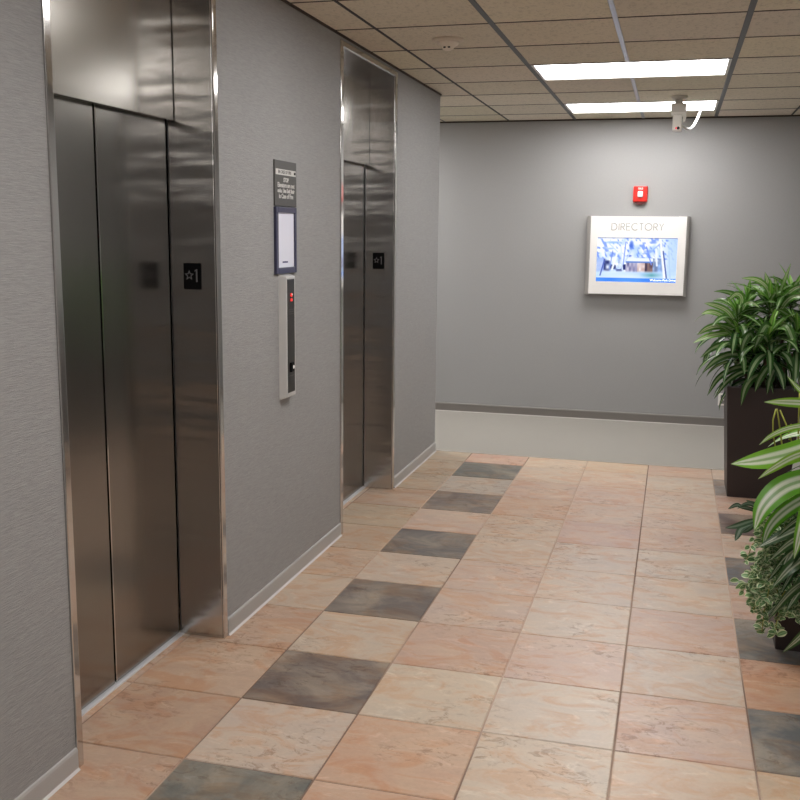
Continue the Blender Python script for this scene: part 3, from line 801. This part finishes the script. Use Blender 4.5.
def pot(t, x0, x1, y0, y1, h, tp):
    """tapered square planter: bottom footprint, wider by tp on each side at the rim"""
    b = MB(); w = .022
    bo = [(x0, y0), (x1, y0), (x1, y1), (x0, y1)]; to = [(x0-tp, y0-tp), (x1+tp, y0-tp), (x1+tp, y1+tp), (x0-tp, y1+tp)]
    ti = [(x0-tp+w, y0-tp+w), (x1+tp-w, y0-tp+w), (x1+tp-w, y1+tp-w), (x0-tp+w, y1+tp-w)]
    bm = bmesh.new()
    V = [bm.verts.new((*p, 0)) for p in bo]+[bm.verts.new((*p, h)) for p in to]+[bm.verts.new((*p, h)) for p in ti]+[bm.verts.new((*p, h-.09)) for p in ti]
    for f in [(3, 2, 1, 0), (12, 13, 14, 15)]+[(a+i, a+(i+1) % 4, a+4+(i+1) % 4, a+4+i) for a in (0, 4, 8) for i in range(4)]: bm.faces.new([V[i] for i in f])
    bmesh.ops.recalc_face_normals(bm, faces=bm.faces[:])
    bmesh.ops.bevel(bm, geom=[e for e in bm.edges if max(v.co.z for v in e.verts) > h-.02 or abs(e.verts[0].co.z-e.verts[1].co.z) > h*.5], offset=.007, segments=2, profile=.5, affect='EDGES')
    b.bm(bm); child(b, 'planter', M['planter'], t)
    b = MB(); n = 10; xs0, xs1, ys0, ys1 = x0-tp+w, x1+tp-w, y0-tp+w, y1+tp-w; rr = random.Random(2); vs = []
    for j in range(n+1):
        for i in range(n+1): vs.append((xs0+(xs1-xs0)*i/n, ys0+(ys1-ys0)*j/n, h-.045+.012*rr.random()))
    b.add(vs, [(j*(n+1)+i, j*(n+1)+i+1, (j+1)*(n+1)+i+1, (j+1)*(n+1)+i) for j in range(n) for i in range(n)], 0, True)
    child(b, 'soil', M['soil'], t)

# --- far plant
fx0, fy0 = 1.895, -.474
t = thing('potted_dracaena', 'bushy green dracaena in a tall dark planter by the back corridor', 'potted plant', (fx0+.19, fy0+.19, 0))
pot(t, fx0, fx0+.38, fy0, fy0+.38, .752, .046)
rnd = random.Random(21)
# heads: x, y, z of the crown, leaf length, number, min/max elevation
heads = [((2.095, -.30, 1.235), .33, 25, 1), ((1.90, -.36, 1.150), .31, 25, 0), ((1.965, -.20, 1.225), .29, 20, 0), ((2.235, -.22, 1.270), .35, 23, 1),
         ((1.905, -.42, .985), .33, 25, 0), ((2.085, -.50, 1.03), .33, 25, 0), ((2.27, -.42, 1.06), .35, 22, 0), ((2.02, -.34, .86), .31, 22, 0), ((2.18, -.14, .98), .33, 20, 0)]
for hi, ((hx, hy, hz), LL, cnt, young) in enumerate(heads):
    bx, by = fx0+.19+(hx-fx0-.19)*.45, fy0+.19+(hy-fy0-.19)*.45
    c = MB(); c.tube([(bx, by, .70), (bx*.6+hx*.4, by*.6+hy*.4, .70+(hz-.70)*.5), (hx, hy, hz-.06), (hx, hy, hz)], [.013, .012, .010, .007], 8)
    co_ = child(c, 'cane', M['cane'], t)
    lv = Leaves(); yl = Leaves()
    for k in range(cnt):
        q = k/(cnt-1); az = k*2.39996+hi*1.3+rnd.uniform(-.2, .2)
        el = R(64)-R(78)*q+rnd.uniform(-.15, .15); dr = R(35)+R(60)*(1-abs(q-.5))+rnd.uniform(-.25, .2)
        L = LL*(.66+.42*math.sin(min(1, q*1.5+.15)*math.pi*.6))*rnd.uniform(.82, 1.1)
        z = hz+.05-.13*q
        pts = arch((hx, hy, z), az, el, L, dr)
        lv.blade(pts, rnd.uniform(.040, .054), .18, max(0, min(1, 1-q*1.15+rnd.uniform(-.15, .15))), wav=.05, twist=R(rnd.uniform(-40, 40)))
    lv.done('foliage', M['leaf_far'], co_)
    for k in range(9 if young else 6):
        az = k*2.4+hi+rnd.uniform(-.3, .3); el = R(82-6*k)
        yl.blade(arch((hx, hy, hz+.03), az, el, LL*rnd.uniform(.55, .80), R(22)+rnd.uniform(0, .3)), .030, .45, rnd.random())
    yl.done('young_foliage', M['leaf_young'], co_)

# the bright tuft at the top and the pale arching leaves on its left side
YT = Leaves()
for *pts, w_, r_ in (((774, 312, -.32), (771, 296, -.33), (768, 284, -.33), (765, 272, -.33), .050, .5), ((776, 312, -.32), (780, 292, -.32), (785, 278, -.31), (791, 263, -.30), .036, .9),
                    ((772, 312, -.33), (768, 290, -.35), (757, 280, -.38), (741, 278, -.40), .042, .7), ((777, 314, -.33), (784, 298, -.35), (794, 289, -.37), (806, 284, -.38), .046, .4),
                    ((777, 316, -.33), (788, 300, -.38), (800, 296, -.42), (812, 300, -.44), .050, .2), ((774, 312, -.32), (777, 296, -.31), (776, 284, -.30), (773, 274, -.29), .030, .8),
                    ((738, 326, -.38), (728, 312, -.42), (717, 306, -.45), (704, 303, -.46), .046, .6), ((736, 328, -.38), (722, 316, -.44), (711, 312, -.47), (701, 314, -.48), .044, .8),
                    ((736, 330, -.38), (720, 326, -.44), (708, 328, -.47), (697, 335, -.48), .048, .4), ((736, 332, -.38), (720, 334, -.44), (706, 337, -.47), (693, 343, -.48), .044, .9),
                    ((736, 320, -.36), (742, 300, -.38), (736, 294, -.40), (726, 303, -.42), .042, .5), ((738, 322, -.36), (744, 306, -.40), (752, 303, -.42), (760, 308, -.44), .040, .3)):
    YT.blade([at(*q) for q in pts], w_, .2, r_, roll=R(35-70*r_), nseg=12)
FD = Leaves()
for *pts, w_, r_ in (((752, 366, -.44), (735, 368, -.50), (718, 378, -.54), (707, 396, -.55), .046, .2), ((754, 370, -.46), (741, 372, -.54), (726, 382, -.58), (714, 399, -.58), .044, .1),
                     ((750, 358, -.44), (732, 354, -.50), (716, 360, -.54), (702, 373, -.55), .048, .35), ((750, 350, -.42), (732, 344, -.48), (715, 347, -.52), (700, 358, -.53), .048, .4),
                     ((760, 374, -.54), (752, 378, -.58), (745, 388, -.60), (741, 406, -.60), .060, .25), ((768, 366, -.54), (764, 372, -.58), (759, 380, -.60), (755, 392, -.60), .055, .3),
                     ((776, 366, -.54), (772, 374, -.58), (769, 382, -.60), (767, 395, -.60), .062, .1), ((782, 352, -.54), (788, 358, -.58), (792, 368, -.60), (796, 380, -.60), .055, .3),
                     ((754, 340, -.50), (750, 334, -.56), (744, 342, -.60), (741, 356, -.61), .052, .45), ((772, 330, -.50), (766, 326, -.56), (760, 336, -.60), (754, 350, -.61), .055, .5),
                     ((778, 330, -.50), (786, 326, -.56), (792, 338, -.60), (797, 352, -.61), .055, .5)):
    FD.blade([at(*q) for q in pts], w_, .18, r_, roll=R(30-60*r_), nseg=12)
FD.done('foliage', M['leaf_far'], co_)
YT.done('young_foliage', M['leaf_pale'], co_)

# --- near plant
nx0, ny0 = 1.972, -3.045
t = thing('potted_dracaena', 'striped dracaena with trailing creeper in the planter nearest the viewer', 'potted plant', (nx0+.19, ny0+.17, 0))
pot(t, nx0, nx0+.38, ny0, ny0+.34, .560, .040)
rnd = random.Random(5)
def px_leaf(L, spec, w, fold, r, prof=None, wav=.04):
    L.blade([at(*s) for s in spec], w, fold, r, wav=wav, nseg=14, prof=prof)
broad = lambda v: math.sin(max(.0, min(1, (v*.94+.05)))*math.pi)**.62 if v > .3 else .55+1.3*v
# canes to the right of the picture edge
crowns = [(2.21, -3.02, .98), (2.30, -2.92, .74), (2.16, -2.88, .66)]
canes = []
for (x, y_, z) in crowns:
    c = MB(); c.tube([(x-.02, y_+.05, .50), (x, y_+.02, (z+.5)/2), (x, y_, z)], [.014, .013, .010], 8); canes.append(child(c, 'cane', M['cane'], t))
L1 = Leaves()
A = lambda *p: p
L1.blade([at(842, 410, -3.0), at(815, 404, -3.04), at(788, 402, -3.07), at(764, 402, -3.08)], .042, .12, .75, nseg=14, roll=R(15))
L1.blade([at(846, 424, -3.0), at(815, 424, -3.05), at(788, 428, -3.10), at(770, 436, -3.12), at(759, 445, -3.13)], .030, .30, .85, nseg=14, roll=R(25))
L1.blade([at(850, 440, -3.0), at(815, 446, -3.06), at(785, 455, -3.12), at(757, 461, -3.15), at(731, 464, -3.16)], .088, .10, .55, nseg=16, roll=R(-20))
L1.blade([at(850, 448, -3.02), at(820, 450, -3.09), at(795, 456, -3.15), at(773, 468, -3.18), at(758, 479, -3.19)], .050, .15, .90, nseg=16, roll=R(30))
L1.blade([at(850, 470, -3.02), at(815, 478, -3.10), at(785, 487, -3.16), at(764, 506, -3.19), at(754, 531, -3.20)], .098, .12, .30, nseg=18, roll=R(-30))
L1.blade([at(850, 486, -3.02), at(815, 494, -3.08), at(788, 508, -3.13), at(770, 526, -3.15), at(762, 548, -3.16)], .070, .15, .25, nseg=16, roll=R(15))
L1.blade([at(846, 380, -2.94), at(822, 398, -2.96), at(803, 392, -2.98), at(787, 376, -2.99)], .026, .2, .8, nseg=12, roll=R(25))
L1.blade([at(835, 480, -3.16), at(812, 495, -3.24), at(801, 530, -3.28), at(794, 559, -3.29)], .050, .2, .45, nseg=14, roll=R(-20))
for k in range(20):
    az = k*2.4+.4; el = R(74-4.2*k)
    if math.cos(az) < -.55 and math.sin(az) < .4: continue
    L1.blade(arch((2.21, -3.02, .96-.004*k), az, el, rnd.uniform(.30, .40), R(50)+rnd.random()*.6), .06, .2, rnd.random(), nseg=12, twist=R(rnd.uniform(-40, 40)))
L1.done('foliage', M['leaf_near'], canes[0])
L2 = Leaves()
L2.blade([at(850, 505, -3.05), at(815, 520, -3.14), at(785, 534, -3.19), at(757, 548, -3.21)], .050, .12, .3, nseg=14, roll=R(-30))
L2.blade([at(850, 520, -3.06), at(818, 528, -3.15), at(790, 542, -3.20), at(768, 562, -3.22)], .050, .3, .4, nseg=14, roll=R(15))
L2.blade([at(850, 530, -3.06), at(815, 540, -3.13), at(788, 556, -3.18), at(767, 582, -3.19)], .060, .2, .2, nseg=14, roll=R(25))
L2.blade([at(850, 548, -3.06), at(815, 553, -3.14), at(792, 566, -3.19), at(772, 588, -3.21)], .055, .2, .6, nseg=14, roll=R(-20))
L2.blade([at(850, 560, -3.08), at(818, 574, -3.17), at(790, 592, -3.22), at(766, 622, -3.24)], .060, .2, .35, nseg=14, roll=R(30))
L2.blade([at(850, 575, -3.08), at(815, 584, -3.12), at(785, 600, -3.16), at(764, 617, -3.18)], .042, .2, .5, nseg=14, roll=R(-30))
L2.blade([at(858, 592, -3.10), at(828, 608, -3.21), at(803, 634, -3.28), at(782, 653, -3.31)], .052, .22, .6, nseg=14, roll=R(15))
L2.blade([at(850, 500, -2.98), at(815, 505, -3.05), at(785, 520, -3.08), at(758, 540, -3.10)], .055, .2, .1, nseg=14, roll=R(25))
L2.blade([at(850, 515, -2.98), at(812, 512, -3.02), at(785, 530, -3.04), at(770, 560, -3.05)], .06, .2, .05, nseg=14, roll=R(-20))
for i_, (a_, b_, c_, d_, w_) in enumerate((((856, 520), (826, 538), (800, 560), (778, 598), .062), ((856, 536), (830, 556), (806, 580), (786, 612), .060), ((856, 552), (828, 566), (800, 588), (774, 612), .052),
        ((850, 512), (820, 524), (796, 546), (780, 574), .06), ((850, 500), (825, 508), (796, 520), (776, 538), .05), ((856, 566), (836, 584), (812, 606), (796, 622), .05), ((856, 545), (820, 548), (792, 560), (776, 566), .045))):
    yy = -3.17-.012*(i_ % 3)
    L2.blade([at(*a_, -3.05), at(*b_, yy+.05), at(*c_, yy), at(*d_, yy-.02)], w_, .2, .15+.7*((i_*.37) % 1), nseg=14, roll=R((20, -30, 40, -15, 35)[i_ % 5]))
for k in range(30):
    az = k*2.4; el = R(58-4.5*k)
    if math.cos(az) < -.6 and math.sin(az) < -.2 and k < 14: continue
    L2.blade(arch((2.26, -2.93, .74-.004*k), az, el, rnd.uniform(.26, .38), R(50)+rnd.random()*.6), .06, .2, rnd.random()*.6, nseg=12, twist=R(rnd.uniform(-45, 45)))
L2.done('foliage', M['leaf_deep'], canes[1])
# slim yellow-green stems behind the upper leaves
c = MB()
for s in ([(776, 409, -2.90), (773, 420, -2.90), (773, 434, -2.90), (776, 450, -2.90)], [(777, 409, -2.90), (779, 422, -2.89), (782, 445, -2.88), (784, 452, -2.88)],
          [(791, 424, -2.86), (792, 432, -2.86), (789, 440, -2.86)], [(800, 388, -2.90), (799, 408, -2.9), (798, 446, -2.9)], [(780, 410, -2.86), (786, 424, -2.86), (793, 446, -2.86)]):
    c.tube([at(*q) for q in s], .0036, 6)
child(c, 'stem', M['cane_green'], t)
# small dark pointed leaves low on the left
L3 = Leaves(); oval = lambda v: max(.02, math.sin(min(1, v*.97+.03)*math.pi)**.8)
for spec, w in (([(762, 512, -2.98), (752, 504, -3.0), (744, 504, -3.01), (737, 509, -3.02)], .030), ([(742, 506, -3.0), (736, 505, -3.0), (728, 509, -3.0)], .018),
                ([(758, 512, -2.98), (748, 508, -3.02), (738, 507, -3.04)], .022),
                ([(762, 518, -3.02), (748, 522, -3.06), (736, 526, -3.08), (725, 528, -3.08)], .026), ([(760, 520, -3.0), (750, 528, -3.04), (742, 533, -3.06)], .024),
                ([(754, 524, -3.04), (742, 528, -3.06), (738, 535, -3.07), (735, 541, -3.07)], .028), ([(766, 500, -2.95), (756, 504, -2.97), (746, 500, -2.98)], .02)):
    L3.blade([at(*q) for q in spec], w, .15, rnd.random(), prof=oval, nseg=10, roll=R(rnd.uniform(-50, 50)))
s0 = MB(); s0.tube([at(800, 530, -2.95), at(775, 520, -2.98), at(758, 520, -3.0)], .003, 6); so = child(s0, 'stem', M['cane_green'], t)
L3.done('foliage', M['leaf_small'], so)
# trailing variegated creeper
L4 = Leaves(); st = MB()
strands = [[(790, 520, -3.08), (765, 532, -3.12), (752, 545, -3.12), (746, 562, -3.10)], [(790, 530, -3.10), (768, 548, -3.14), (756, 566, -3.15), (748, 592, -3.14), (741, 583, -3.12)],
           [(795, 550, -3.12), (772, 572, -3.16), (760, 596, -3.17), (752, 612, -3.17)], [(795, 560, -3.12), (770, 585, -3.18), (764, 612, -3.18), (762, 632, -3.18)],
           [(798, 570, -3.14), (782, 596, -3.18), (776, 625, -3.18), (776, 634, -3.17)], [(800, 580, -3.15), (790, 610, -3.17), (784, 614, -3.17)], [(790, 510, -3.06), (770, 520, -3.1), (757, 532, -3.1)],
           [(800, 590, -3.15), (796, 606, -3.16), (798, 618, -3.16)], [(790, 545, -3.1), (768, 560, -3.13), (752, 578, -3.13), (742, 592, -3.12)], [(792, 550, -3.1), (772, 566, -3.12), (762, 582, -3.13), (757, 604, -3.13)]]
for k in range(16):
    x = 756+3.0*(k % 8)+rnd.uniform(-3, 3); y_ = 520+rnd.uniform(0, 30); e = rnd.uniform(45, 85)
    strands.append([(x+22, y_-8, -3.06), (x+9, y_+e*.3, -3.13), (x, y_+e*.65, -3.15), (x-rnd.uniform(0, 5), y_+e, -3.15)])
rd = lambda v: max(.03, math.sin(min(1, v*.96+.03)*math.pi)**.55)
for s in strands:
    P = [at(*q) for q in s]; st.tube(P, .0018, 5)
    for k in range(19):
        f = k/18*(len(P)-1); i = min(int(f), len(P)-2); p = P[i].lerp(P[i+1], f-i)
        for _ in range(2):
            az = rnd.uniform(0, 6.28); d = Vector((math.cos(az)*.8, math.sin(az)*.8-.25, rnd.uniform(-.5, .5))).normalized(); l = rnd.uniform(.024, .042)
            p2 = p+Vector((rnd.uniform(-.012, .012), rnd.uniform(-.012, .012), rnd.uniform(-.012, .012)))
            L4.blade([p2, p2+d*l*.5+Vector((0, 0, .004)), p2+d*l], l*.72, .12, rnd.random(), prof=rd, nseg=6, roll=R(rnd.uniform(-65, 65)))
so = child(st, 'creeper_stem', M['cane_green'], t)
L4.done('creeper_foliage', M['leaf_ivy'], so)

# ------------------------------------------------------------------ world, view
w = bpy.data.worlds.new('world'); SC.world = w; w.use_nodes = True
w.node_tree.nodes['Background'].inputs[0].default_value = (.9, .95, 1, 1); w.node_tree.nodes['Background'].inputs[1].default_value = .0
vs = SC.view_settings; vs.view_transform = 'Standard'; vs.look = 'None'; vs.exposure = .30; vs.gamma = 1; vs.use_curve_mapping = False
